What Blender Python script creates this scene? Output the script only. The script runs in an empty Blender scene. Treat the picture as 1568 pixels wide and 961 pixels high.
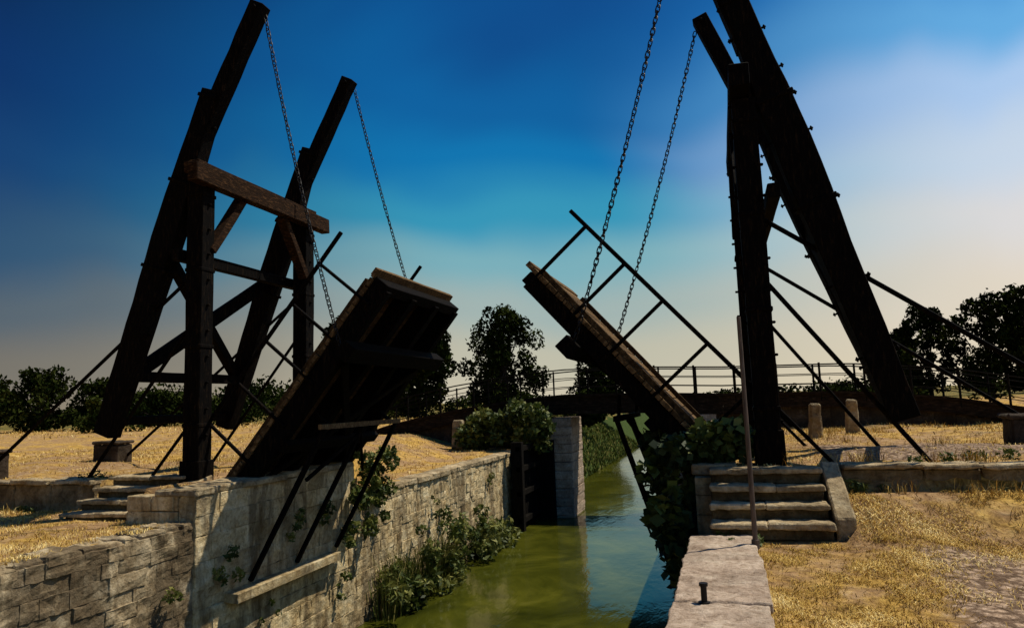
import bpy, math, random
import numpy as np
from mathutils import Vector, Matrix
random.seed(7); rng=np.random.default_rng(11)
scene=bpy.context.scene

# ------------------------------------------------------------------ helpers
def lin(c):
    out=[]
    for v in c[:3]:
        v=v/255.0
        out.append(v/12.92 if v<=0.04045 else ((v+0.055)/1.055)**2.4)
    return (*out,1.0)

def empty(name):
    e=bpy.data.objects.new(name,None); scene.collection.objects.link(e); return e

def sst(a,b,x):
    t=np.clip((np.asarray(x,dtype=float)-a)/(b-a),0,1); return t*t*(3-2*t)

rocktex=bpy.data.textures.new("rock_relief",'CLOUDS'); rocktex.noise_scale=.16; rocktex.noise_depth=3

class MB:
    def __init__(s): s.v=[]; s.f=[]; s.c=[]
    def add(s,vs,fs,col=None):
        o=len(s.v); s.v+= [tuple(v) for v in vs]; s.f+=[tuple(i+o for i in f) for f in fs]
        s.c+=[1.0 if col is None else col]*len(vs)
    def box(s,x0,x1,y0,y1,z0,z1,col=None,j=0.0):
        vs=[(x0,y0,z0),(x1,y0,z0),(x1,y1,z0),(x0,y1,z0),(x0,y0,z1),(x1,y0,z1),(x1,y1,z1),(x0,y1,z1)]
        if j: vs=[tuple(c+random.uniform(-j,j) for c in v) for v in vs]
        s.add(vs,[(0,3,2,1),(4,5,6,7),(0,1,5,4),(1,2,6,5),(2,3,7,6),(3,0,4,7)],col)
    def beam(s,a,b,w,h,up=(0,0,1),n=1,j=0.0,w2=None,h2=None,col=None,prof=None):
        a=Vector(a); b=Vector(b); d=(b-a); L=d.length; d.normalize(); up=Vector(up)
        side=d.cross(up)
        if side.length<1e-4: side=d.cross(Vector((0,1,0)))
        side.normalize(); u=side.cross(d).normalized()
        w2=w if w2 is None else w2; h2=h if h2 is None else h2
        vs=[]; fs=[]
        for i in range(n+1):
            t=i/n; p=a+d*L*t; ww=(w+(w2-w)*t)/2; hh=(h+(h2-h)*t)/2
            if prof: hh=prof(t)/2
            for sx,sy in((-1,-1),(1,-1),(1,1),(-1,1)):
                q=p+side*sx*(ww+random.uniform(-j,j))+u*sy*(hh+random.uniform(-j,j))
                vs.append(q)
            if i:
                k=(i-1)*4
                for m in range(4): fs.append((k+m,k+(m+1)%4,k+4+(m+1)%4,k+4+m))
        fs.append((3,2,1,0)); k=n*4; fs.append((k,k+1,k+2,k+3))
        s.add(vs,fs,col)
    def rod(s,a,b,r,seg=8,r2=None,col=None):
        a=Vector(a); b=Vector(b); d=(b-a).normalized(); r2=r if r2 is None else r2
        x=d.orthogonal().normalized(); y=d.cross(x); vs=[]
        for p,rr in((a,r),(b,r2)):
            for i in range(seg):
                t=2*math.pi*i/seg; vs.append(p+x*math.cos(t)*rr+y*math.sin(t)*rr)
        fs=[(i,(i+1)%seg,seg+(i+1)%seg,seg+i) for i in range(seg)]
        fs+= [tuple(range(seg-1,-1,-1)),tuple(range(seg,2*seg))]
        s.add(vs,fs,col)
    def obj(s,name,mat,parent=None,bevel=0,smooth=False,rock=0,lv=3):
        me=bpy.data.meshes.new(name); me.from_pydata(s.v,[],s.f); me.validate(); 
        at=me.attributes.new("tint",'FLOAT','POINT'); at.data.foreach_set("value",s.c[:len(me.vertices)])
        me.materials.append(mat)
        o=bpy.data.objects.new(name,me); scene.collection.objects.link(o)
        if parent: o.parent=parent
        if bevel:
            m=o.modifiers.new("bev",'BEVEL'); m.width=bevel; m.segments=1; m.limit_method='ANGLE'
        if rock:
            m=o.modifiers.new("sub",'SUBSURF'); m.subdivision_type='SIMPLE'; m.levels=lv; m.render_levels=lv
            m=o.modifiers.new("disp",'DISPLACE'); m.texture=rocktex; m.texture_coords='GLOBAL'; m.strength=rock; m.mid_level=.5
        if smooth:
            for p in me.polygons: p.use_smooth=True
        return o

def raw_mesh(name,verts,faces,k,mat,tint=None,parent=None,smooth=False):
    me=bpy.data.meshes.new(name); nf=len(faces)
    me.vertices.add(len(verts)); me.vertices.foreach_set("co",np.asarray(verts,dtype=np.float32).ravel())
    me.loops.add(nf*k); me.loops.foreach_set("vertex_index",np.asarray(faces,dtype=np.int32).ravel())
    me.polygons.add(nf); me.polygons.foreach_set("loop_start",np.arange(0,nf*k,k,dtype=np.int32))
    me.polygons.foreach_set("loop_total",np.full(nf,k,dtype=np.int32))
    if tint is not None:
        for nm,val in tint.items():
            at=me.attributes.new(nm,'FLOAT','POINT'); at.data.foreach_set("value",np.asarray(val,dtype=np.float32))
    me.update(calc_edges=True)
    if smooth: me.polygons.foreach_set("use_smooth",np.ones(nf,dtype=bool))
    me.materials.append(mat)
    o=bpy.data.objects.new(name,me); scene.collection.objects.link(o)
    if parent: o.parent=parent
    return o

# ------------------------------------------------------------------ materials
class NT:
    def __init__(s,name):
        s.m=bpy.data.materials.new(name); s.m.use_nodes=True; s.t=s.m.node_tree
        s.t.nodes.clear(); s.out=s.n('ShaderNodeOutputMaterial')
    def n(s,typ,**kw):
        nd=s.t.nodes.new(typ)
        for k,v in kw.items(): setattr(nd,k,v)
        return nd
    def l(s,a,b): s.t.links.new(a,b)
    def noise(s,scale,detail=6,rough=.6,vec=None,dist=0):
        nd=s.n('ShaderNodeTexNoise'); nd.inputs['Scale'].default_value=scale
        nd.inputs['Detail'].default_value=detail; nd.inputs['Roughness'].default_value=rough
        nd.inputs['Distortion'].default_value=dist
        if vec is not None: s.l(vec,nd.inputs['Vector'])
        return nd.outputs['Fac']
    def ramp(s,fac,stops):
        nd=s.n('ShaderNodeValToRGB'); cr=nd.color_ramp
        while len(cr.elements)<len(stops): cr.elements.new(.5)
        for e,(p,c) in zip(cr.elements,stops):
            e.position=p; e.color=c if len(c)==4 else (*c,1)
        s.l(fac,nd.inputs['Fac']); return nd.outputs['Color']
    def mix(s,f,a,b,mode='MIX'):
        nd=s.n('ShaderNodeMix',data_type='RGBA',blend_type=mode)
        for i,x in((0,f),(6,a),(7,b)):
            if hasattr(x,'is_linked') : s.l(x,nd.inputs[i])
            else: nd.inputs[i].default_value=x if not isinstance(x,tuple) or len(x)==4 else (*x,1)
        return nd.outputs[2]
    def math(s,op,a,b=0.0,clamp=False):
        nd=s.n('ShaderNodeMath',operation=op,use_clamp=clamp)
        for i,x in((0,a),(1,b)):
            if hasattr(x,'is_linked'): s.l(x,nd.inputs[i])
            else: nd.inputs[i].default_value=x
        return nd.outputs[0]
    def attr(s,name):
        nd=s.n('ShaderNodeAttribute'); nd.attribute_name=name; return nd.outputs['Fac']
    def coord(s,scale=(1,1,1),rot=(0,0,0)):
        g=s.n('ShaderNodeNewGeometry'); mp=s.n('ShaderNodeMapping')
        mp.inputs['Scale'].default_value=scale; mp.inputs['Rotation'].default_value=rot
        s.l(g.outputs['Position'],mp.inputs['Vector']); return mp.outputs['Vector']
    def bump(s,h,strength=.5,dist=.02):
        nd=s.n('ShaderNodeBump'); nd.inputs['Strength'].default_value=strength; nd.inputs['Distance'].default_value=dist
        s.l(h,nd.inputs['Height']); return nd.outputs['Normal']
    def finish(s,col,rough=.8,normal=None,spec=.3,metal=0,transl=0):
        p=s.n('ShaderNodeBsdfPrincipled')
        if hasattr(col,'is_linked'): s.l(col,p.inputs['Base Color'])
        else: p.inputs['Base Color'].default_value=(*col[:3],1)
        p.inputs['Roughness'].default_value=rough; p.inputs['Specular IOR Level'].default_value=spec
        p.inputs['Metallic'].default_value=metal
        if normal is not None: s.l(normal,p.inputs['Normal'])
        if transl:
            t=s.n('ShaderNodeBsdfTranslucent'); mx=s.n('ShaderNodeMixShader'); mx.inputs[0].default_value=transl
            if hasattr(col,'is_linked'): s.l(col,t.inputs['Color'])
            s.l(p.outputs[0],mx.inputs[1]); s.l(t.outputs[0],mx.inputs[2]); s.l(mx.outputs[0],s.out.inputs[0])
        else: s.l(p.outputs[0],s.out.inputs[0])
        return s.m

def wood(name,c0,c1,c2,scale=(6,6,1.2),spec=.05):
    a=NT(name); v=a.coord(scale)
    n1=a.noise(4,4,.7,v,.4)
    col=a.ramp(n1,[(.3,c0),(.55,c1),(.75,c2)])
    col=a.mix(1.0,col,a.ramp(a.attr("tint"),[(0,(.3,.3,.3)),(1,(1,1,1))]),'MULTIPLY')
    return a.finish(col,.85,a.bump(n1,.8,.02),spec)
M_wood=wood("tarred_timber",(.0008,.0006,.0005),(.0032,.0022,.0016),(.025,.014,.006))
M_brown=wood("brown_timber",(.005,.003,.0015),(.026,.012,.005),(.12,.06,.024),(2,2,9))
M_deck=wood("deck_boards",(.03,.018,.008),(.16,.095,.042),(.42,.28,.13),(3,9,3))
M_dark=wood("dark_steel",(.003,.0025,.002),(.008,.0065,.005),(.024,.018,.012))
M_span=wood("footbridge_timber",(.004,.003,.002),(.018,.012,.008),(.05,.034,.022),(1,1,4))
a=NT("chain_iron"); M_iron=a.finish((.006,.005,.0045),.5,None,.2)
a=NT("weathered_pole"); M_pole=a.finish(a.ramp(a.noise(5,3,.6,a.coord((8,8,1))),[(.3,(.04,.028,.02)),(.7,(.14,.10,.075))]),.7)

def stone(name,c0,c1,c2,stain=.6,stainc=(.05,.036,.02),sc=(1.6,1.6,.35),lo=.46):
    a=NT(name); v=a.coord()
    n1=a.noise(2.6,5,.7,v,.5); n2=a.noise(16,5,.75,v); n3=a.noise(1.0,4,.7,a.coord(sc),.6)
    col=a.ramp(n1,[(.3,c0),(.5,c1),(.68,c2)])
    col=a.mix(1.0,col,a.ramp(n2,[(.25,(.28,.25,.21)),(.42,(.78,.75,.70)),(.55,(1,1,1)),(.8,(1.25,1.2,1.1))]),'MULTIPLY')
    st=a.math('MULTIPLY',a.ramp(n3,[(lo,(0,0,0)),(lo+.15,(1,1,1))]),stain)
    col=a.mix(st,col,stainc)
    col=a.mix(1.0,col,a.ramp(a.attr("tint"),[(0,(.25,.23,.2)),(1,(1,1,1))]),'MULTIPLY')
    return a.finish(col,.92,a.bump(n2,1.0,.03),.12)
M_stone=stone("lock_stone",(.36,.24,.10),(.70,.55,.31),(.80,.70,.47),.72,(.11,.072,.036))
M_stoneN=stone("old_quay_stone",(.20,.14,.075),(.46,.36,.22),(.66,.55,.37),.8,(.085,.058,.032),(1.5,1.5,.6),.41)
M_stoneL=stone("quay_stone",(.28,.20,.14),(.46,.355,.27),(.60,.49,.38),.25,sc=(1,1,1))
M_stoneD=stone("grey_stone",(.03,.023,.017),(.07,.052,.038),(.14,.105,.075),.6)
M_step=stone("step_stone",(.22,.155,.085),(.48,.37,.215),(.66,.55,.36),.5,sc=(1.3,1.3,1.3))

# ground
a=NT("dry_ground"); v=a.coord()
n1=a.noise(.7,5,.7,v,.4); n2=a.noise(5,6,.78,v,.8)
straw=a.ramp(n2,[(.30,(.08,.042,.010)),(.43,(.29,.165,.036)),(.54,(.52,.32,.078)),(.75,(.70,.48,.16))])
soil=a.ramp(n2,[(.3,(.10,.058,.03)),(.48,(.31,.185,.085)),(.75,(.52,.36,.19))])
col=a.mix(a.ramp(n1,[(.42,(0,0,0)),(.56,(1,1,1))]),straw,soil)
vo=a.n('ShaderNodeTexVoronoi'); vo.inputs['Scale'].default_value=11; a.l(v,vo.inputs['Vector'])
cob=a.ramp(vo.outputs['Distance'],[(.25,(1,1,1)),(.6,(.35,.32,.3))])
grav=a.ramp(a.noise(26,3,.8,v),[(.3,(.16,.10,.06)),(.5,(.42,.29,.19)),(.7,(.66,.50,.36))])
grav=a.mix(1.0,grav,cob,'MULTIPLY')
pf=a.math('ADD',a.attr("path"),a.math('MULTIPLY',a.math('SUBTRACT',n2,.5),1.6))
col=a.mix(a.ramp(pf,[(.35,(0,0,0)),(.65,(1,1,1))]),col,grav)
gr=a.ramp(n2,[(.3,(.012,.02,.004)),(.6,(.045,.07,.012)),(.8,(.09,.12,.025))])
gf=a.math('ADD',a.attr("green"),a.math('MULTIPLY',a.math('SUBTRACT',n1,.5),1.2))
col=a.mix(a.ramp(gf,[(.4,(0,0,0)),(.7,(1,1,1))]),col,gr)
M_ground=a.finish(col,.95,a.bump(n2,1.0,.06),.08)

def leafmat(name,stops,tr=.25):
    a=NT(name); col=a.ramp(a.attr("tint"),stops)
    if tr: return a.finish(col,.6,None,.2,0,tr)
    d=a.n('ShaderNodeBsdfDiffuse'); a.l(col,d.inputs[0]); a.l(d.outputs[0],a.out.inputs[0]); return a.m
M_tree=leafmat("tree_leaves",[(0,(.002,.004,.001)),(.5,(.009,.015,.003)),(1,(.045,.055,.012))],0)
M_fig=leafmat("fig_leaves",[(0,(.006,.012,.004)),(.5,(.020,.038,.008)),(.85,(.07,.10,.02)),(1,(.17,.19,.05))],.15)
M_ivy=leafmat("wall_plant_leaves",[(0,(.015,.025,.005)),(.5,(.06,.085,.015)),(1,(.24,.23,.055))],.2)
M_grass=leafmat("dry_grass",[(0,(.14,.075,.018)),(.4,(.40,.25,.058)),(.8,(.66,.46,.145)),(1,(.80,.64,.30))],0)
M_reed=leafmat("green_reeds",[(0,(.03,.04,.008)),(.6,(.09,.11,.02)),(1,(.26,.21,.07))],0)
a=NT("bark"); M_bark=a.finish((.012,.008,.005),.9)

a=NT("canal_water_surface"); v=a.coord((1,1,1))
n=a.noise(.35,5,.65,v,1.0); w=a.noise(1.8,4,.6,a.coord((1.0,.4,1)),.3)
col=a.ramp(n,[(.3,(.018,.022,.003)),(.5,(.044,.048,.005)),(.64,(.075,.076,.008)),(.76,(.11,.105,.018))])
nrm=a.bump(w,.22,.06)
p=a.n('ShaderNodeBsdfPrincipled'); a.l(col,p.inputs['Base Color']); p.inputs['Roughness'].default_value=.08
p.inputs['IOR'].default_value=1.33; p.inputs['Specular IOR Level'].default_value=.36; a.l(nrm,p.inputs['Normal'])
a.l(p.outputs[0],a.out.inputs[0]); M_water=a.m

# ------------------------------------------------------------------ terrain
XL,XR=-8.0,-0.45; WZ=-4.75
def H(X,Y):
    X=np.asarray(X,float); Y=np.asarray(Y,float)
    n=.035*np.sin(1.7*X+.6*Y)+.03*np.sin(.9*Y-1.3*X+2)+.02*np.sin(3.1*X+2.3*Y)+.012*np.sin(5.3*Y-4.1*X)
    r=-1.75+.45*sst(9.0,10.45,Y)+.30*sst(10.52,10.62,Y)
    rs=-1.78+.76*sst(10.4,10.6,Y)
    r=np.where(X<1.3,rs,r)-.35*sst(19,27,Y)
    e=np.where(X<-11.3,10.98,np.where(X<-9.3,11.1,9.8))
    l=-1.72+.52*sst(0,.12,Y-e)+.3*sst(13,18,-X)*sst(11,13,Y)
    q=-1.95+.75*sst(9.2,14.5,-X)
    k=sst(15.2,17,Y); l=l*(1-k)+q*k
    l=l+.15*sst(28,40,Y)*sst(14,20,-X)
    base=np.where(X<-4.2,l,r)
    base=base+n*np.where((Y>15)|(X<-11.5)|((X>1.6)),1.0,.25)
    far=-1.0+.25*np.sin(X*.03)+.2*np.sin(Y*.021+1)
    far=far+2.5*sst(250,900,np.hypot(X,Y))
    kf=sst(33,40,Y); kx=np.maximum(sst(30,60,np.abs(X)),kf)
    base=base*(1-kx)+far*kx
    d=np.where(X<-4.2,-8.1-X,X+.3)
    bank=-4.95+np.clip(d,0,50)*.62
    base=np.where(Y>33,np.minimum(base,bank),base)
    cut=(X>-8.22)&(X<-.22)
    return np.where(cut,-6.3,base)
def lines(a,b,st,ext,extra=[]):
    c=list(np.arange(a,b+1e-6,st))
    lo=[];s=st;x=a
    while x>-ext: s*=1.28; x-=s; lo.append(x)
    hi=[];s=st;x=b
    while x<ext: s*=1.28; x+=s; hi.append(x)
    return np.array(sorted(set([round(t,4) for t in lo+c+hi+extra])))
gx=lines(-20,9,.16,2500,[-8.24,-8.2,-.24,-.2]); gy=lines(2,36,.16,2500,[32.98,33.02])
GX,GY=np.meshgrid(gx,gy); GZ=H(GX,GY)
vv=np.stack([GX.ravel(),GY.ravel(),GZ.ravel()],1)
nx,ny=len(gx),len(gy); idx=np.arange(nx*ny).reshape(ny,nx)
ff=np.stack([idx[:-1,:-1].ravel(),idx[:-1,1:].ravel(),idx[1:,1:].ravel(),idx[1:,:-1].ravel()],1)
def pathf(X,Y):
    p=sst(1.25,1.9,X-.12*(Y-6))*(1-sst(8.6,9.4,Y))
    p=np.maximum(p,sst(11.2,11.6,Y)*(1-sst(14.3,15.2,Y))*(sst(1.2,1.8,X)+sst(9.6,10.4,-X)*.5)*.75)
    return p
def greenf(X,Y):
    Z=H(X,Y); g=sst(1.4,2.6,-Z)*sst(32,34,Y)
    g=np.maximum(g,.62*sst(38,60,Y)); g=np.maximum(g,.35*sst(14,18,Y)*sst(2,5,X))
    return g
raw_mesh("ground",vv,ff,4,M_ground,{"path":pathf(GX,GY).ravel(),"green":greenf(GX,GY).ravel()},smooth=True)
raw_mesh("canal_water",[(-14,-30,WZ),(6,-30,WZ),(6,900,WZ),(-14,900,WZ)],[(0,1,2,3)],4,M_water)

# ------------------------------------------------------------------ lock walls
def blockwall_x(mb,xf,sgn,y0,y1,z0,z1,rh=.27,bl=.55,depth=.3,tlo=.62):
    z=z1; 
    while z>z0:
        h=rh*random.uniform(.75,1.25); y=y0-random.uniform(0,bl)
        while y<y1:
            L=bl*random.uniform(.5,1.7); ya=max(y,y0); yb=min(y+L,y1)
            if yb-ya>.06:
                pr=random.uniform(-.010,.014); g=.0015; c=.003+random.random()*.007
                x1=xf+sgn*pr; xm=x1-sgn*.010; x0=xf-sgn*depth
                zt=z-g; zb=z-h+g; ya+=g; yb-=g
                R=lambda:random.uniform(-.008,.008)
                vs=[(x0,ya,zb),(x0,yb,zb),(x0,yb,zt),(x0,ya,zt),(xm,ya,zb),(xm,yb,zb),(xm,yb,zt),(xm,ya,zt),
                    (x1+R(),ya+c+R()*.5,zb+c+R()*.5),(x1+R(),yb-c+R()*.5,zb+c+R()*.5),(x1+R(),yb-c+R()*.5,zt-c+R()*.5),(x1+R(),ya+c+R()*.5,zt-c+R()*.5)]
                fs=[(0,1,5,4),(1,2,6,5),(2,3,7,6),(3,0,4,7),(4,5,9,8),(5,6,10,9),(6,7,11,10),(7,4,8,11),(8,9,10,11)]
                if sgn<0: fs=[f[::-1] for f in fs]
                t=random.uniform(tlo,1.0)*(1-.4*float(sst(-3.7,-4.7,z)))
                if random.random()<.04: t*=.5
                mb.add(vs,fs,t)
            y+=L
        z-=h
wall=empty("lock_wall")
mb=MB(); blockwall_x(mb,XL,1,3,9.6,-5.2,-1.74,rh=.21,bl=.38)
mb.obj("rubble_blocks",M_stoneN,wall,rock=.10,lv=2)
mb=MB(); blockwall_x(mb,XL,1,14.6,33,-5.2,-2.05,rh=.23,bl=.42)
mb.obj("ashlar_blocks",M_stone,wall,rock=.07,lv=2)
mb=MB(); blockwall_x(mb,XL+.03,1,9.6,14.6,-5.2,-1.28,rh=.34,bl=.75); 
mb.obj("abutment_blocks",M_stone,wall,rock=.06,lv=3)
mb=MB(); mb.box(-8.3,-8.022,9.6,33,-5.5,-2.08,.8); mb.box(-8.3,-8.0,9.62,14.58,-5.4,-1.32,.7)
mb.obj("mortar_core",M_stone,wall)
mb=MB(); mb.box(-8.3,-8.01,3,9.6,-5.5,-1.78,.85); mb.obj("old_mortar_core",M_stoneN,wall)
mb=MB()
mb.box(-8.22,-7.72,10.3,13.6,-3.06,-2.9,.6,.015)
for (z0,z1) in((-1.74,-1.52),(-1.51,-1.28)):
    x=-9.3
    while x<-8.35:
        L=random.uniform(.35,.6); mb.box(x+.004,min(x+L,-8.31)-.004,9.6+random.uniform(0,.015),9.9,z0,z1,random.uniform(.6,1)); x+=L
for (z0,z1) in((-2.1,-1.75),(-1.74,-1.28)): mb.box(-8.31,-7.98,14.3,14.62,z0,z1,.8,.01)
mb.obj("corner_blocks",M_stone,wall,bevel=.012,rock=.02)
mb=MB()
y=3
while y<9.55:
    L=random.uniform(.25,.7); e=min(y+L,9.58); mb.box(-8.5,-7.99+random.uniform(-.07,.02),y+.003,e-.003,-1.80,-1.665+random.uniform(-.05,.02),random.uniform(.7,1),.02); y+=L
mb.obj("rough_coping",M_stoneN,wall,bevel=.02,rock=.12)
mb=MB()
y=14.66
while y<30:
    L=random.uniform(.6,1.4); mb.box(-8.5,-7.95+random.uniform(-.04,.02),y+.004,y+L-.004,-2.06,-1.90+random.uniform(-.02,.01),random.uniform(.7,1),.015); y+=L
y=9.58
while y<14.6:
    L=random.uniform(.7,1.3); e=min(y+L,14.62); mb.box(-8.75,-7.93+random.uniform(-.03,.02),y+.004,e-.004,-1.29,-1.17+random.uniform(-.02,.01),random.uniform(.7,.95),.015); y+=L
mb.obj("coping",M_step,wall,bevel=.02,rock=.07)

rw=empty("lock_wall")
mb=MB(); blockwall_x(mb,XR,-1,-2,33,-5.2,-1.9); mb.box(XR+.04,-.2,-2,33,-5.4,-1.95,.35); 
for (z0,z1) in((-1.89,-1.62),(-1.61,-1.36),(-1.35,-1.12)): 
    y=10.4
    while y<33:
        L=random.uniform(.5,.9); mb.box(XR+random.uniform(0,.015),-.2,y+.008,y+L-.008,z0,z1,random.uniform(.6,1)); y+=L
mb.obj("ashlar_blocks",M_stone,rw)
mb=MB(); y=-1.0
while y<9.35:
    L=random.uniform(1.0,1.9); e=min(y+L,9.42); mb.box(-.5+random.uniform(-.04,.03),.19+random.uniform(-.05,.05)+.014*y,y+.002,e-.002,-1.89,-1.70+random.uniform(-.008,.008),random.uniform(.8,1),.008); y+=L
mb.obj("quay_slabs",M_stoneL,rw,bevel=.010,rock=.045,lv=5)
mb=MB(); y=10.6
while y<30:
    L=random.uniform(.9,1.4); mb.box(-.5,.12,y+.01,y+L-.01,-1.11,-.96,random.uniform(.6,.95),.012); y+=L
mb.obj("coping",M_step,rw,bevel=.015)

for nm,xa,xb,yy,zt,zb in(("retaining_wall",1.45,14,10.5,-.955,-1.5),("retaining_wall",-30,-11.35,10.9,-1.16,-1.8)):
    mb=MB(); x=xa
    while x<xb:
        L=random.uniform(.5,1.3); e=min(x+L,xb)
        mb.box(x+.004,e-.004,yy-.03+random.uniform(-.03,.02),yy+.35,zt-.08,zt+random.uniform(-.025,.012),random.uniform(.8,1),.018)
        mb.box(x+.01,e-.01,yy+.05,yy+.3,zb,zt-.085,random.uniform(.1,.35),.01); x+=L  # face under the coping: its shade is painted in as a dark tint
    mb.obj(nm,M_step,None,bevel=.015,rock=.07)

def steps(x0,x1,y0,z0,z1,n,dy,sk=0):
    st=empty("stone_steps"); mb=MB(); dz=(z1-z0)/n
    for i in range(n):
        zt=z0+dz*(i+1); ya=y0+dy*i; s=sk*i
        xs=[x0+s,x0+s+(x1-x0)*random.uniform(.4,.62),x1+s]
        for k in range(2):
            mb.box(xs[k]+.003,xs[k+1]-.003,ya-.045+random.uniform(-.01,.01),ya+dy+.02,zt-.07,zt+random.uniform(-.006,.006),random.uniform(.9,1),.01)
        mb.box(x0+s+.02,x1+s-.02,ya+.05,y0+dy*n+.1,zt-dz-.02,zt-.072,.05)  # riser tinted near black: shade below the tread painted into the colour
    mb.obj("treads",M_step,st,bevel=.014,rock=.045,lv=4); return st
s1=steps(-.25,1.18,9.45,-1.75,-.99,4,.285)
mb=MB()
mb.add([(1.2,9.5,-1.8),(1.42,9.5,-1.8),(1.42,10.62,-1.8),(1.2,10.62,-1.8),(1.2,9.5,-1.5),(1.42,9.5,-1.5),(1.42,10.62,-.93),(1.2,10.62,-.93)],
 [(0,3,2,1),(4,5,6,7),(0,1,5,4),(1,2,6,5),(2,3,7,6),(3,0,4,7)],.85); mb.obj("side_slab",M_step,s1,bevel=.02,rock=.04,lv=4)
s2=steps(-11.0,-9.35,9.95,-1.78,-1.10,4,.33,.0)
mb=MB()
mb.add([(-9.33,9.62,-1.8),(-9.05,9.62,-1.8),(-9.05,11.35,-1.8),(-9.33,11.35,-1.8),(-9.33,9.62,-1.55),(-9.05,9.62,-1.45),(-9.05,11.35,-1.12),(-9.33,11.35,-1.12)],
 [(0,3,2,1),(4,5,6,7),(0,1,5,4),(1,2,6,5),(2,3,7,6),(3,0,4,7)],.8); mb.obj("side_slab",M_step,s2,bevel=.02,rock=.05)

# ------------------------------------------------------------------ drawbridge
bridge=empty("wooden_drawbridge")
YN,YF=11.2,14.7
def P(side,x,y,z):
    return (x,y,z) if side<0 else (-8.7-x,y,z)
def interp(tab,t):
    for (a,b),(c,d) in zip(tab,tab[1:]):
        if t<=c: return b+(d-b)*(t-a)/(c-a)
    return tab[-1][1]
for side,tag in((-1,"west"),(1,"east")):
    zb=-1.35 if side<0 else -1.02
    mb=MB()
    for y in(YN,YF):
        mb.beam(P(side,-9.3,y,zb),P(side,-9.3,y,4.45),.35,.35,(0,1,0),n=8,j=.008)
        mb.beam(P(side,-9.3,y,zb),P(side,-9.3,y,zb+.5),.42,.42,(0,1,0),n=1,j=.008)
    mb.beam(P(side,-9.62,YN-.3,2.95),P(side,-9.62,YF+.3,2.95),.18,.22,n=4,j=.006)
    for k in range(11):
        z=-.4+k*.48
        for y in(YN,YF):
            xx=P(side,-9.3,0,0)[0]
            mb.box(xx-.225,xx+.225,y-.03,y+.03,z-.02,z+.02)
            if k%3==0: mb.box(xx-.19,xx+.19,y-.195,y+.195,z+.15,z+.22)
    mb.obj(tag+"_portal_posts",M_wood,bridge,bevel=.012)
    mb=MB()
    hxm=-9.06 if side<0 else -9.25
    mb.beam(P(side,hxm,YN-.55,4.42 if side<0 else 4.68),P(side,hxm,YF+.6,4.42 if side<0 else 4.68),.22 if side<0 else .3,.34,n=6,j=.008)
    if side<0: mb.beam(P(side,-9.3,YN-.3,4.62),P(side,-9.3,YF+.3,4.62),.34,.22,n=6,j=.008)
    for y,s in((YN,1),(YF,-1)):
        mb.beam(P(side,-9.2,y+s*.12,3.05),P(side,-9.2,y+s*1.05,4.3),.16,.22,(1,0,0),n=3,j=.006)
    mb.obj(tag+"_head_beam",M_brown if side<0 else M_wood,bridge,bevel=.012)
    mb=MB()
    for y in(YN,YF-.05):
        far=y>13
        top=(-9.04,6.15); bot=(-11.36,-.35); tip=(-8.02,7.75); t2=(-9.32,5.25)
        if side>0: top=(-9.25,6.2); bot=(-11.1,-.42); tip=(-8.62,8.0); t2=(-9.42,5.3)
        if side>0 and far: top=(-9.62,6.05); bot=(-11.75,-.42); tip=(-8.76,7.75); t2=(-9.85,5.0)
        prof=lambda t:interp([(0,.36),(.16,.42),(.3,.52),(.45,.54),(.62,.46),(1,.38)],t)
        mb.beam(P(side,top[0],y,top[1]),P(side,bot[0],y,bot[1]),.32,.4,(-1,0,0),n=16,j=.008,prof=prof)
        mb.beam(P(side,tip[0],y,tip[1]),P(side,*((t2[0],y,t2[1]))),.28,.30,(-1,0,0),n=8,j=.008)
        mb.rod(P(side,tip[0]-.03,y-.2,tip[1]-.12),P(side,tip[0]-.03,y+.2,tip[1]-.12),.04)
        d=Vector((bot[0]-top[0],0,bot[1]-top[1])); 
        nn=Vector((d.z,0,-d.x)).normalized()
        for k,t in enumerate((.02,.1,.2,.27,.36,.52,.7,.86)):
            c=Vector((top[0],y,top[1]))+d*t; hw=prof(t)/2
            if k in(0,3,5):
                mb.beam(P(side,*(c+nn*(hw+.03))),P(side,*(c-nn*(hw+.03))),.37,.07,tuple(d.normalized()) if side<0 else (-d.x,0,d.z),n=1,j=.004)
            mb.rod(P(side,*(c+nn*(hw+.10))),P(side,*(c-nn*(hw+.10))),.022,6)
            mb.rod(P(side,*(c+nn*(hw+.085))),P(side,*(c+nn*(hw+.06))),.045,6); mb.rod(P(side,*(c-nn*(hw+.085))),P(side,*(c-nn*(hw+.06))),.045,6)
    def bx(z,far=False):
        if side>0 and far: tt,bb=(-9.62,6.05),(-11.75,-.42)
        elif side>0: tt,bb=(-9.25,6.2),(-11.1,-.42)
        else: tt,bb=(-9.04,6.15),(-11.36,-.35)
        t=(z-tt[1])/(bb[1]-tt[1]); return tt[0]+(bb[0]-tt[0])*t
    for z,s in((3.1,.2),(.75,.2),(-.1,.17)):
        mb.beam(P(side,bx(z),YN,z),P(side,bx(z,True),YF,z),s,s,n=3,j=.006)
    mb.beam(P(side,bx(3.2)-.06,YN,3.2),P(side,bx(.7,True)-.06,YF,.7),.16,.24,n=4,j=.006)
    mb.beam(P(side,bx(3.2,True)+.08,YF,3.2),P(side,bx(.7)+.08,YN,.7),.16,.26,n=4,j=.006)
    mb.obj(tag+"_balance_beams",M_wood,bridge,bevel=.012)
    mb=MB()
    for y in(YN,YF):
        gz=-1.0
        mb.rod(P(side,-9.35,y+.02,2.68),P(side,-14.3,y,gz),.036)
        mb.rod(P(side,-9.35,y-.05,1.75),P(side,-11.75 if side<0 else -11.5,y-.05,gz-.2),.034)
        mb.rod(P(side,-9.35,y-.05,-.1),P(side,-10.3,y-.05,gz-.2),.03)
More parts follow.
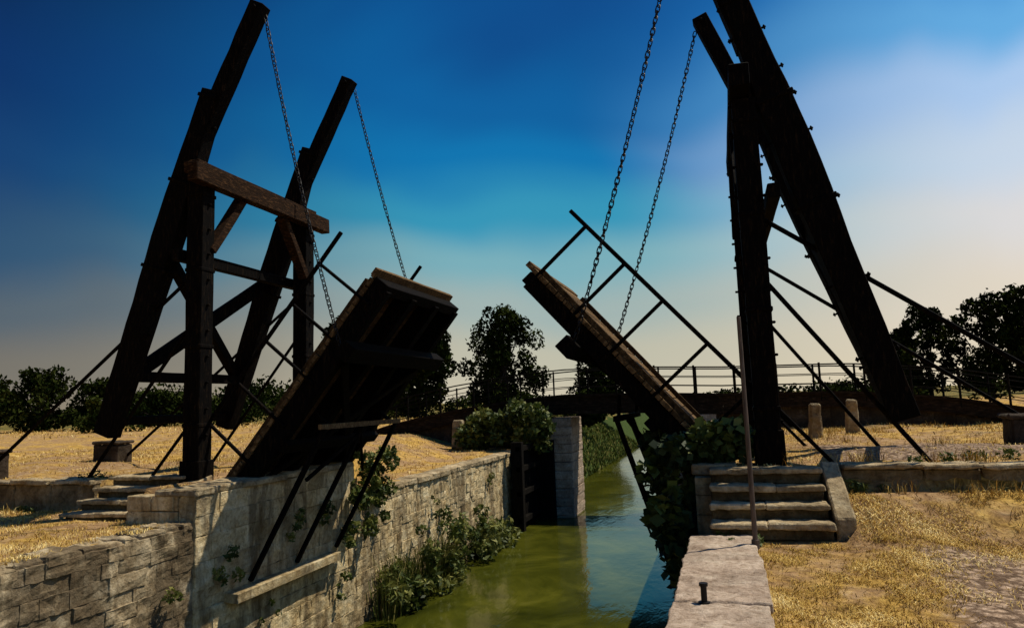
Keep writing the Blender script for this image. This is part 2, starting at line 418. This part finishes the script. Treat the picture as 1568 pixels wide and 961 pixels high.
    mb.obj(tag+"_stays",M_wood,bridge,smooth=False)
    ang=math.radians(50.3 if side<0 else 48.5)
    hx,hz=(-8.78,-1.25) if side<0 else (-8.72,-1.05)
    L=4.62 if side<0 else 4.3; Y0=11.4; W=3.55; XB=3.35 if side<0 else 2.95
    def T(lx,ly,lz):
        x=hx+math.cos(ang)*lx-math.sin(ang)*lz; z=hz+math.sin(ang)*lx+math.cos(ang)*lz
        return P(side,x,Y0+ly,z)
    up=Vector(T(0,0,1))-Vector(T(0,0,0))
    fr=MB(); bd=MB()
    gh=.36 if side<0 else .28
    for ly in(.1,1.2,2.35,W-.1):
        fr.beam(T(-.15,ly,-.09-gh/2),T(L-.05,ly,-.07-gh/2),.2,gh,up,n=5,j=.008)
    fr.beam(T(L-.05,0,-.05-gh/2),T(L-.05,W,-.05-gh/2),.2,gh-.06,up,n=4,j=.008)
    fr.beam(T(.1,0,-.27),T(.1,W,-.27),.24,.34,up,n=4,j=.008)
    fr.beam(T(XB,-.32,-.2-gh),T(XB,W+.32,-.2-gh),.30,.27,up,n=4,j=.01)
    fr.beam(T(1.2,0,-.14-gh),T(1.2,W,-.14-gh),.2,.14,up,n=4,j=.01)
    fr.beam(T(.3,.15,-.11-gh),T(XB-.3,W-.15,-.11-gh),.16,.06,up); fr.beam(T(.3,W-.15,-.115-gh),T(XB-.3,.15,-.115-gh),.16,.06,up)
    x=-.1
    while x<L:
        w=random.uniform(.17,.23)
        bd.beam(T(x+w/2,-.03+random.uniform(-.03,.02),-.035),T(x+w/2,W+random.uniform(-.02,.04),-.035),w-.014,.07+random.uniform(0,.012),up,n=1,j=.004,col=random.uniform(.3,1)); x+=w
    for ly in(.06,W-.06): bd.beam(T(0,ly,.05),T(L-.1,ly,.05),.1,.09,up,n=3,j=.004,col=.1)
    bd.beam(T(L+.1,-.04,-.02),T(L+.1,W+.05,-.02),.16,.10,up,n=5,j=.006,col=.9)
    for ly,on in((-.02,True),(W+.02,side<0)):
        if not on: continue
        rt=1.0 if side<0 else 1.08
        fr.beam(T(-.2,ly,rt),T(L+.28,ly,rt),.055,.07,up,n=3,j=.003)
        for lx in(.55,1.5,2.45,3.3,4.2): fr.beam(T(lx,ly,-.3),T(lx,ly,rt),.055,.065,(0,1,0),n=1)
    fr.obj(tag+"_leaf_frame",M_wood,bridge,bevel=.01); bd.obj(tag+"_leaf_deck",M_deck,bridge,bevel=.006)
    mb=MB(); pb=MB()
    bx0=-6.72 if side<0 else -7.1; zz=-.31
    pb.beam(P(side,bx0,YN-.05,zz),P(side,bx0,YF-.4,zz),.08,.09,n=3,j=.004)
    for y in(YN+.1,12.7,14.15) if side<0 else (YN+.1,13.2):
        mb.beam(P(side,bx0,y,zz-.03),P(side,-7.95,y-.35,-2.86),.07,.08,(0,1,0),n=3,j=.003)
    mb.beam(P(side,bx0,12.6,zz-.05),P(side,bx0-.5,13.6,-1.25),.05,.06)
    mb.beam(P(side,bx0,12.9,zz-.05),P(side,bx0-.5,11.5,-1.25),.05,.06)
    a1=T(1.9,.4,-.5); a2=T(1.9,3.0,-.5)
    mb.beam(P(side,bx0,YN+.3,zz),a1,.05,.06); mb.beam(P(side,bx0,13.9,zz),a2,.05,.06)
    mb.obj(tag+"_prop_legs",M_wood,bridge); pb.obj(tag+"_prop_bar",M_deck if side<0 else M_wood,bridge)
    for y,ly in((YN,-.25),(YF,W+.25)):
        if side<0: tx,tz=-8.02,7.75
        else: tx,tz=(-8.62,8.0) if y<13 else (-8.76,7.75)
        A=Vector(P(side,tx+.1,y,tz-.25)); B=Vector(T(XB,ly,-.05-gh))
        n=int((A-B).length/.095); cv=[]; cf=[]; 
        R=.034; r=.0115; Lh=.036; S1=10; S2=4; pts=[]
        for i in range(n+1):
            t=i/n; p=A.lerp(B,t); sag=4*t*(1-t)*.12
            pts.append(p+Vector((P(side,-1,0,0)[0]-P(side,0,0,0)[0],0,0))*sag*.5+Vector((0,0,-sag*.3)))
        for i in range(n):
            c=(pts[i]+pts[i+1])/2; d=(pts[i+1]-pts[i]).normalized()
            s=d.cross(Vector((.3,1,0))).normalized(); s2=d.cross(s).normalized()
            ra=random.uniform(-.3,.3)+(math.pi/2 if i%2 else 0)
            e=s*math.cos(ra)+s2*math.sin(ra); nrm=d.cross(e).normalized(); o=len(cv)
            for m in range(S1):
                th=2*math.pi*m/S1; cx=math.cos(th)*R; cy=math.sin(th)*R*.9+(Lh if math.sin(th)>0 else -Lh)*(abs(math.sin(th))>.01)
                rad=(e*math.cos(th)+d*math.sin(th))
                for k in range(S2):
                    ph=2*math.pi*k/S2
                    cv.append(c+e*cx+d*cy+rad*math.cos(ph)*r+nrm*math.sin(ph)*r)
            for m in range(S1):
                for k in range(S2):
                    cf.append((o+m*S2+k,o+((m+1)%S1)*S2+k,o+((m+1)%S1)*S2+(k+1)%S2,o+m*S2+(k+1)%S2))
        raw_mesh(tag+"_chain",[tuple(q) for q in cv],cf,4,M_iron,None,bridge,True)

for x,y,z in((-14.4,11.2,-1.1),(-14.6,14.6,-1.1),(5.6,11.2,-1.0),(5.0,14.4,-1.0)):
    mb=MB(); mb.box(x-.35,x+.35,y-.25,y+.25,z-.15,z+.42,.6,.02); mb.box(x-.39,x+.39,y-.29,y+.29,z+.425,z+.5,.8,.01)
    mb.obj("stone_anchor_block",M_stoneD,None,bevel=.03,rock=.04)
for x,y,z,h,w in((1.85,16.6,-1.05,.8,.14),(2.78,18.0,-1.05,.85,.14),(-10.6,28.3,-1.7,1.05,.24)):
    mb=MB(); mb.beam((x,y,z-.1),(x+.02,y,z+h),w*2,w*1.8,(0,1,0),n=3,j=.02,w2=w*1.6,h2=w*1.4,col=.5)
    mb.obj("stone_bollard",M_step,None,bevel=.03,rock=.05)
mb=MB(); mb.rod((-.26,6.42,-1.72),(-.26,6.42,-1.57),.026,12); mb.rod((-.26,6.42,-1.575),(-.26,6.42,-1.55),.037,12); mb.rod((-.26,6.42,-1.72),(-.26,6.42,-1.70),.05,12)
mb.obj("mooring_pin",M_iron,None,smooth=False)
mb=MB(); mb.rod((.25,8.94,-1.8),(.245,8.95,.92),.030,10,.024); mb.rod((.25,8.94,-1.76),(.25,8.94,-1.66),.045,10)
mb.obj("iron_pole",M_pole,None)
mb=MB()
for i in range(15):
    x=13.5+i*1.5; y=36+i*.5; z=float(H(x,y)); mb.rod((x,y,z-.2),(x+random.uniform(-.05,.05),y,z+1.25),.05,6)
    if i:
        for hh in(.5,.85,1.15): mb.rod((px,py,pz+hh),(x,y,z+hh),.015,5)
    px,py,pz=x,y,z
mb.obj("wire_fence",M_dark)

# ------------------------------------------------------------------ footbridge and lock gate
fb=empty("arched_footbridge")
arch=[(-15.5,-1.25),(-14.4,-.85),(-11.3,-.30),(-8.5,.05),(-6.5,.20),(-3,.16),(0,.02),(4.6,-.06),(8,-.4),(10.3,-.85),(12,-1.2)]
def az(x): return interp(arch,x)
xs=np.arange(-15.4,12,.7)
mb=MB()
for y in(29.7,31.6):
    for x0,x1 in zip(xs,xs[1:]):
        d=.75 if -8.6<x0<1 else .5
        mb.beam((x0,y,az(x0)-d/2-.02),(x1,y,az(x1)-d/2-.02),.22,d)
for x0,x1 in zip(xs,xs[1:]): mb.beam((x0,30.65,az(x0)),(x1,30.65,az(x1)),2.3,.1)
mb.obj("deck_beams",M_span,fb)
mb=MB()
for y in(29.62,31.68):
    for i,x in enumerate(np.arange(-15,12,1.55)):
        mb.rod((x,y,az(x)-.3),(x,y,az(x)+1.15),.042,6)
    for x0,x1 in zip(xs,xs[1:]):
        for hh,rr in((1.08,.028),(.72,.016),(.36,.016)): mb.rod((x0,y,az(x0)+hh),(x1,y,az(x1)+hh),rr,5)
mb.obj("railing",M_dark,fb)
mb=MB()
for xa,xb in((-15.4,-8.0),(-.3,12)):
    x=xa
    while x<xb:
        e=min(x+.7,xb); zt=az((x+e)/2)-.5
        for zz0 in np.arange(-2.4,zt,.35): mb.box(x+.004,e-.004,29.85+random.uniform(0,.02),31.5,zz0,min(zz0+.345,zt),random.uniform(.4,.8))
        x=e
mb.obj("approach_walls",M_stoneD,fb)
mb=MB()
for z in np.arange(-5.4,-.9,.36):
    mb.box(-8.1,-6.12+random.uniform(-.015,.01),29.6,32,z+.004,z+.356,random.uniform(.7,1),.006)
    mb.box(-2.3+random.uniform(-.015,.01),-.3,29.6,32,z+.004,z+.356,random.uniform(.7,1),.006)
mb.obj("stone_piers",M_stoneL,fb,bevel=.02,rock=.06,lv=2)
gate=empty("lock_gate")
for s in(0,1):
    mb=MB(); X=lambda x:x if s==0 else -8.4-x
    for i in range(9):
        y=26.4+i*.36
        mb.box(*sorted((X(-7.72),X(-7.60))),y,y+.345,-5.2,-1.75+random.uniform(-.02,.02),random.uniform(.6,1))
    for z in(-4.5,-3.5,-2.6,-1.85): mb.box(*sorted((X(-7.60),X(-7.42))),26.3,29.7,z,z+.2)
    for y in(26.3,29.5): mb.box(*sorted((X(-7.78),X(-7.36))),y,y+.3,-5.3,-1.5)
    mb.box(*sorted((X(-7.9),X(-6.85))),29.25,29.55,-5.3,-1.6)
    mb.obj("gate_leaf",M_dark,gate,bevel=.01)

# ------------------------------------------------------------------ foliage
def leaves(name,mat,cent,rad,per,size,parent=None,flat=0.0,aspect=.55,tintc=None,shell=.5,squash=(1,1,1)):
    cent=np.asarray(cent,float); rad=np.asarray(rad,float); K=len(cent)
    n=(per*(rad/rad.mean())**2).astype(int).clip(8); ci=np.repeat(np.arange(K),n); N=len(ci)
    d=rng.normal(size=(N,3)); d/=np.linalg.norm(d,axis=1,keepdims=True)
    rr=rad[ci]*(shell+(1-shell)*rng.random(N))**.7*rng.uniform(.75,1.15,N)
    p=cent[ci]+d*rr[:,None]*np.array(squash)
    u=rng.normal(size=(N,3)); u[:,2]*=(1-flat); u/=np.linalg.norm(u,axis=1,keepdims=True)
    w=rng.normal(size=(N,3)); w-=u*np.sum(u*w,1,keepdims=True); w/=np.linalg.norm(w,axis=1,keepdims=True)
    s=(size*rng.uniform(.6,1.4,N))[:,None]
    v=np.stack([p-u*s*.5,p+w*s*aspect*.5,p+u*s*.5,p-w*s*aspect*.5],1).reshape(-1,3)
    f=np.arange(N*4).reshape(N,4)
    tc=rng.random(K) if tintc is None else np.asarray(tintc)
    t=np.clip(.55*tc[ci]+.45*rng.random(N)+.15*d[:,2],0,1); t=np.repeat(t,4)
    return raw_mesh(name,v,f,4,mat,{"tint":t},parent)

def tree(x,y,z,h,r,seed,kind="broadleaf_tree",per=130,K=46,crown0=.12,leaf=.34):
    g=np.random.default_rng(seed); rs=random.Random(seed); e=empty(kind)
    mb=MB(); top=(x+rs.uniform(-.3,.3),y,z+h*.75)
    mb.rod((x,y,z-.3),(x+.05,y,z+h*.35),r*.075,8,r*.055); mb.rod((x+.05,y,z+h*.35),top,r*.055,7,r*.015)
    cs=[];rd=[]
    for i in range(K):
        t=(i+.5)/K; zz=crown0+(.97-crown0)*t
        env=math.sin(math.pi*min(1,max(0,(zz-crown0*.6)/(1.04-crown0*.6)))**.8)**.6
        a=g.uniform(0,2*math.pi); q=r*env*math.sqrt(g.uniform(.05,1))*g.uniform(.7,1.05)
        cs.append((x+math.cos(a)*q,y+math.sin(a)*q,z+h*zz+g.uniform(-.2,.2))); rd.append(r*g.uniform(.16,.32))
    for i in range(0,K,5):
        c=cs[i]; zz=z+h*rs.uniform(.15,.5); mb.rod((x,y,zz),c,r*.022,5,r*.006)
    mb.obj("trunk_and_limbs",M_bark,e)
    leaves("crown",M_tree,cs,rd,per,leaf,e,0,.6)
tree(-20.2,67,-1.2,10.2,4.2,1,per=180,K=62,leaf=.36)
tree(-22.3,50.9,-1.2,7.9,3.1,2,per=170,K=54)
tree(-27.1,49.4,-1.2,8.1,2.7,3)
tree(-15.4,94.4,-1.2,6.3,3.9,4,leaf=.42)
tree(18.0,72.8,-1.0,8.2,2.9,5)
tree(16.0,75,-1.0,6.3,2.2,6)
tree(21.6,69,-1.0,8.4,3.2,7)
tree(24.5,69,-1.0,9.0,3.3,8)
tree(27.5,74,-1.0,8.2,3.3,21)
tree(-55,47,-1.0,4.8,3.6,9,K=44,crown0=.02); tree(-59,44,-1.0,4.4,3.4,10,K=40,crown0=.02)
tree(-51,49,-1.0,3.9,3.0,12,K=34,crown0=.02); tree(-48,53,-1.0,2.8,2.8,22,K=30,crown0=.02)
tree(-11.5,75,-1.2,3.2,2.2,13,K=30,crown0=.0); tree(-10.9,60,-2.0,2.6,1.6,14,K=30,crown0=.0)
cs=[];rd=[]
for (x,y,z,r,k) in((-38,38,-1,1.0,8),(-33,42,-1,.9,8),(-46,55,-1,1.2,12),(-42,58,-1,1.0,10),(9.5,62,-1,1.1,10),(12,58,-1,1.0,8),(2.5,70,-1,1.1,8),(-25,60,-1,1.3,10),(-30,56,-1,1.5,12),(-10.3,45,-2.2,.9,8),(-9.8,39,-2.6,.7,8),(1.5,42,-2,.9,8),(2.5,50,-1.5,1.1,8),(15,45,-.9,.8,8)):
    for i in range(k): cs.append((x+rng.uniform(-2.2,2.2)*r,y+rng.uniform(-1,1)*r,z+rng.uniform(0,1.2)*r)); rd.append(r*rng.uniform(.35,.7))
leaves("field_shrubs",M_tree,cs,rd,100,.25)
cs=[];rd=[]
for i in range(620):
    ang=rng.uniform(-1.15,.95); D=rng.uniform(170,280)
    x=math.sin(ang)*D; y=math.cos(ang)*D
    cen=math.exp(-((ang+.06)/.32)**4)
    hh=(3.4+1.5*math.sin(ang*17)+1.2*math.sin(ang*41+1)+(1.5 if ang>.35 else 0)+(1.2 if ang<-.6 else 0))*(1-.5*cen); r=max(1.3,hh)*rng.uniform(.6,1.05)
    cs.append((x,y,-.8+r*.6)); rd.append(r)
leaves("distant_treeline",M_tree,cs,rd,80,1.1,squash=(1.3,1.3,.9))

cs=[];rd=[];
for i in range(62):
    y=rng.uniform(9.9,13.2); t=rng.random(); x=-.55-rng.uniform(-.4,.6)*(1 if t<.8 else 1.6); z=rng.uniform(-2.3,-.55)
    if y<10.6: z=rng.uniform(-2.4,-1.2); x=rng.uniform(-.95,-.5)
    if i>50: x=rng.uniform(-.3,.25); y=rng.uniform(10.9,11.6); z=rng.uniform(-.9,-.5)
    cs.append((x,y,z)); rd.append(rng.uniform(.14,.30))
fig=empty("fig_bush"); leaves("leaves",M_fig,cs,rd,52,.17,fig,.3,.8)
mb=MB()
for c in cs[::2]: mb.rod((-.42,11.3+(c[1]-11.3)*.4,-1.5),c,.016,5,.006)
mb.obj("branches",M_bark,fig)
cs=[];rd=[]
for i in range(40): cs.append((-8.4+rng.uniform(-1.9,1.5),28.6+rng.uniform(-.9,.6),-.95+rng.uniform(-.9,.75))); rd.append(rng.uniform(.26,.5))
leaves("gate_bush",M_ivy,cs,rd,100,.22,None,.2,.7)
cs=[];rd=[]
for i in range(85):
    y=15.0+9.5*rng.random()**.85; cs.append((-7.68+rng.uniform(-.2,.65),y,WZ+.1+rng.random()**1.2*(1.6 if 17.0<y<22 else .7))); rd.append(rng.uniform(.14,.36))
leaves("waterline_shrub",M_ivy,cs,rd,56,.18,None,.1,.4)
cs=[];rd=[]
for i in range(36):
    y=rng.uniform(14.2,16.2); z=-1.0-rng.random()*1.9; cs.append((-7.9+rng.uniform(-.1,.25),y+(z+1)*.25,z)); rd.append(rng.uniform(.10,.22))
leaves("ivy",M_ivy,cs,rd,55,.12,None,0,.6)
cs=[];rd=[]
for (y,z,k) in((10.2,-2.4,5),(12.2,-2.1,6),(13.3,-2.0,5),(9.0,-2.6,2),(12.9,-4.4,6),(7.6,-2.9,2),(13.9,-3.6,4),(19,-2.7,3),(24,-2.6,3),(11.4,-3.5,3)):
    for i in range(k): cs.append((-7.9+rng.uniform(0,.1),y+rng.uniform(-.25,.25),z+rng.uniform(-.3,.2))); rd.append(rng.uniform(.05,.13))
leaves("wall_weeds",M_ivy,cs,rd,30,.09,None,0,.5)
cs=[];rd=[]
for (x,y) in((2.6,10.9),(3.4,11.2),(1.6,10.4),(-11.8,11.3),(-9.2,12.6),(.1,9.3),(4.6,12.3),(-12.8,10.8)):
    for i in range(5): 
        xx=x+rng.uniform(-.3,.3); yy=y+rng.uniform(-.15,.15); cs.append((xx,yy,float(H(xx,yy))+.05)); rd.append(rng.uniform(.05,.12))
leaves("ground_weeds",M_ivy,cs,rd,30,.07,None,0,.4,tintc=rng.random(len(cs))*.5)

def blades(name,mat,X,Y,Z,hh,ww,lean,tint=None,parent=None):
    N=len(X); a=rng.uniform(0,2*np.pi,N); b=rng.uniform(0,2*np.pi,N)
    h=hh*rng.uniform(.5,1.4,N); w=ww*rng.uniform(.6,1.3,N); le=lean*rng.uniform(.2,1.6,N)
    p=np.stack([X,Y,Z],1); s=np.stack([np.cos(a)*w,np.sin(a)*w,np.zeros(N)],1)
    m=p+np.stack([np.cos(b)*le*h*.35,np.sin(b)*le*h*.35,h*.6],1)
    t=p+np.stack([np.cos(b)*le*h,np.sin(b)*le*h,h*np.clip(1.05-.45*le,.15,1)],1)
    v=np.stack([p-s,p+s,m+s*.7,m-s*.7,t],1).reshape(-1,3)
    base=np.arange(N)[:,None]*5
    f4=base+np.array([0,1,2,3]); f3=base+np.array([3,2,4])
    f=np.concatenate([f4[:,[0,1,2]],f4[:,[0,2,3]],f3])
    tt=rng.random(N) if tint is None else np.clip(tint+rng.normal(0,.18,N),0,1)
    return raw_mesh(name,v,f,3,mat,{"tint":np.repeat(tt,5)},parent)
def scatter(N,x0,x1,y0,y1,thr=.42):
    X=rng.uniform(x0,x1,N); Y=rng.uniform(y0,y1,N)
    c=.42+.32*np.sin(2.3*X+1.1*Y+np.sin(1.9*Y)*1.3)+.26*np.sin(4.7*Y-3.1*X+np.sin(3.3*X)*1.5)+.20*np.sin(11*X+7*Y+np.sin(5*Y))
    k=(rng.random(N)<np.clip(c,0.03,1))&(rng.random(N)>pathf(X,Y)*.93)
    return X[k],Y[k],c[k]
gsets=[(130000,.22,4.2,5.2,9.3,.045,.0035,1.6),(45000,1.42,7.5,9.0,10.5,.05,.004,1.5),(18000,-.1,8,10.9,18,.05,.006,1.2),
       (45000,-15,-8.05,5.5,10.9,.06,.005,1.3),(24000,-20,-8.8,11.2,18,.06,.007,1.2),(24000,-24,-8.6,16,32,.08,.010,1.1),
       (16000,.2,14,18,32,.10,.010,1.0),(16000,-60,-8.6,32,70,.2,.02,.9)]
for i,(N,x0,x1,y0,y1,hh,ww,le) in enumerate(gsets):
    X,Y,c=scatter(N,x0,x1,y0,y1)
    Z=H(X,Y); 
    e=(X>-8.5)&(X<-8.0)&(Y<9.6); Z=np.where(e,-1.67,Z); ke=~e|((np.sin(3*Y)+np.sin(7.3*Y)>-.3)&(X<-8.10))
    k=(Z>-2.3)&ke; k&=~((X>-.3)&(X<1.45)&(Y>9.4)&(Y<10.65)); k&=~((X<-9.0)&(X>-11.2)&(Y>9.8)&(Y<11.4))
    k&=~((X<-7.8)&(Y>9.5)&(Y<14.7)&(X>-8.8))
    blades("dry_grass",M_grass,X[k],Y[k],Z[k]-.005,hh,ww,le,np.clip(c[k]*.8+.10,0,1))
cx=[];cy=[]
for (x0,x1,y0,y1,k) in((1.5,6,10.1,10.5,14),(.2,5,10.9,12,6),(-20,-11.5,10.2,11,12),(-13,-8.8,14.5,20,16),(1,8,14.5,20,20),(-60,-14,32,50,60)):
    for i in range(k):
        x=rng.uniform(x0,x1);y=rng.uniform(y0,y1); m=45
        cx.append(rng.normal(x,.14 if y<30 else .6,m)); cy.append(rng.normal(y,.12 if y<30 else .6,m))
X=np.concatenate(cx);Y=np.concatenate(cy); blades("straw_tufts",M_grass,X,Y,H(X,Y),.17,.005,.7)
Y=rng.uniform(15.2,19.5,700); X=-7.85+rng.random(700)*.5; blades("waterline_reeds",M_reed,X,Y,np.full(700,WZ),1.25,.011,.35)
N=20000; Y=rng.uniform(33.5,75,N); X=np.where(rng.random(N)<.6,-8.1-rng.random(N)*6,-.3+rng.random(N)*6); Z=H(X,Y); blades("bank_grass",M_reed,X,Y,Z,.35,.03,.7)

# ------------------------------------------------------------------ sky, sun
SUN_EL=math.radians(59.5); SUN_AZ=math.radians(51)
w=bpy.data.worlds.new("World"); scene.world=w; w.use_nodes=True; nt=w.node_tree; nt.nodes.clear()
def N_(t,**k):
    n=nt.nodes.new(t)
    for a_,b_ in k.items(): setattr(n,a_,b_)
    return n
out=N_('ShaderNodeOutputWorld'); bg=N_('ShaderNodeBackground'); nt.links.new(bg.outputs[0],out.inputs[0])
sky=N_('ShaderNodeTexSky',sky_type='NISHITA'); sky.sun_disc=False; sky.sun_elevation=SUN_EL; sky.sun_rotation=SUN_AZ
tc=N_('ShaderNodeTexCoord')
nz=N_('ShaderNodeTexNoise'); nz.inputs['Scale'].default_value=1.9; nz.inputs['Detail'].default_value=3; nz.inputs['Roughness'].default_value=.45; nz.inputs['Distortion'].default_value=.5
nt.links.new(tc.outputs['Generated'],nz.inputs['Vector'])
def mth(op,a_,b_=0.0,c_=None,clamp=False):
    n=N_('ShaderNodeMath',operation=op,use_clamp=clamp)
    for i,x in enumerate((a_,b_)+((c_,) if c_ is not None else ())):
        if hasattr(x,'is_linked'): nt.links.new(x,n.inputs[i])
        else: n.inputs[i].default_value=x
    return n.outputs[0]
def dot(vec):
    n=N_('ShaderNodeVectorMath',operation='DOT_PRODUCT'); nt.links.new(tc.outputs['Generated'],n.inputs[0]); n.inputs[1].default_value=vec; return n.outputs['Value']
e0=dot((0,0,1)); s0=dot((.961,.276,0)); nn=mth('SUBTRACT',nz.outputs['Fac'],.5)
wgt=mth('MULTIPLY',e0,3.0,clamp=True)
e=mth('ADD',e0,mth('MULTIPLY',mth('MULTIPLY',nn,.45),wgt)); s=mth('ADD',s0,mth('MULTIPLY',nn,.35))
def ramp(stops):
    n=N_('ShaderNodeValToRGB'); cr=n.color_ramp; cr.interpolation='EASE'
    while len(cr.elements)<len(stops): cr.elements.new(.5)
    for el,(p,c) in zip(cr.elements,stops): el.position=p; el.color=lin(c)
    nt.links.new(e,n.inputs['Fac']); return n.outputs['Color']
RL=ramp([(0,(138,126,108)),(.06,(118,113,104)),(.13,(84,97,108)),(.20,(44,80,113)),(.30,(12,60,112)),(.42,(2,43,98)),(.55,(0,22,62))])
RC=ramp([(0,(206,196,172)),(.06,(192,189,169)),(.12,(162,180,176)),(.19,(122,175,186)),(.26,(50,150,184)),(.36,(2,116,176)),(.46,(0,96,160)),(.6,(0,70,136))])
RR=ramp([(0,(228,212,182)),(.10,(228,215,196)),(.19,(222,219,218)),(.28,(200,215,232)),(.38,(172,202,238)),(.46,(100,172,226)),(.56,(30,122,198)),(.7,(20,90,170))])
def smooth(x,a_,b_):
    n=N_('ShaderNodeMapRange',interpolation_type='SMOOTHSTEP'); nt.links.new(x,n.inputs['Value']); n.inputs['From Min'].default_value=a_; n.inputs['From Max'].default_value=b_; return n.outputs['Result']
def mixc(f_,a_,b_):
    n=N_('ShaderNodeMix',data_type='RGBA')
    for i,x in((0,f_),(6,a_),(7,b_)):
        if hasattr(x,'is_linked'): nt.links.new(x,n.inputs[i])
        else: n.inputs[i].default_value=x
    return n.outputs[2]
c=mixc(smooth(s,-.60,-.05),RL,RC); c=mixc(smooth(s,.14,.62),c,RR)
sc=N_('ShaderNodeVectorMath',operation='SCALE'); nt.links.new(c,sc.inputs[0]); sc.inputs['Scale'].default_value=10.0
fin=mixc(.03,sc.outputs[0],sky.outputs[0])
nt.links.new(fin,bg.inputs['Color']); bg.inputs['Strength'].default_value=.1

sl=bpy.data.lights.new("sun",'SUN'); sl.energy=5.0; sl.angle=math.radians(.5); sl.color=(1,.92,.76)
so=bpy.data.objects.new("sun",sl); scene.collection.objects.link(so)
dv=Vector((math.sin(SUN_AZ)*math.cos(SUN_EL),math.cos(SUN_AZ)*math.cos(SUN_EL),math.sin(SUN_EL)))
so.rotation_euler=dv.to_track_quat('Z','Y').to_euler(); so.location=dv*50

# ------------------------------------------------------------------ camera
cam=bpy.data.cameras.new("camera"); co=bpy.data.objects.new("camera",cam); scene.collection.objects.link(co)
cam.sensor_width=36; cam.lens=36*1100/1568; cam.clip_end=6000; cam.clip_start=.1
Mr=Matrix.Rotation(math.radians(16),3,'Z')@Matrix.Rotation(math.pi/2+math.radians(7),3,'X')@Matrix.Rotation(-math.radians(2),3,'Z')
co.matrix_world=Mr.to_4x4(); scene.camera=co
scene.view_settings.view_transform='Standard'; scene.view_settings.look='None'; scene.view_settings.exposure=0
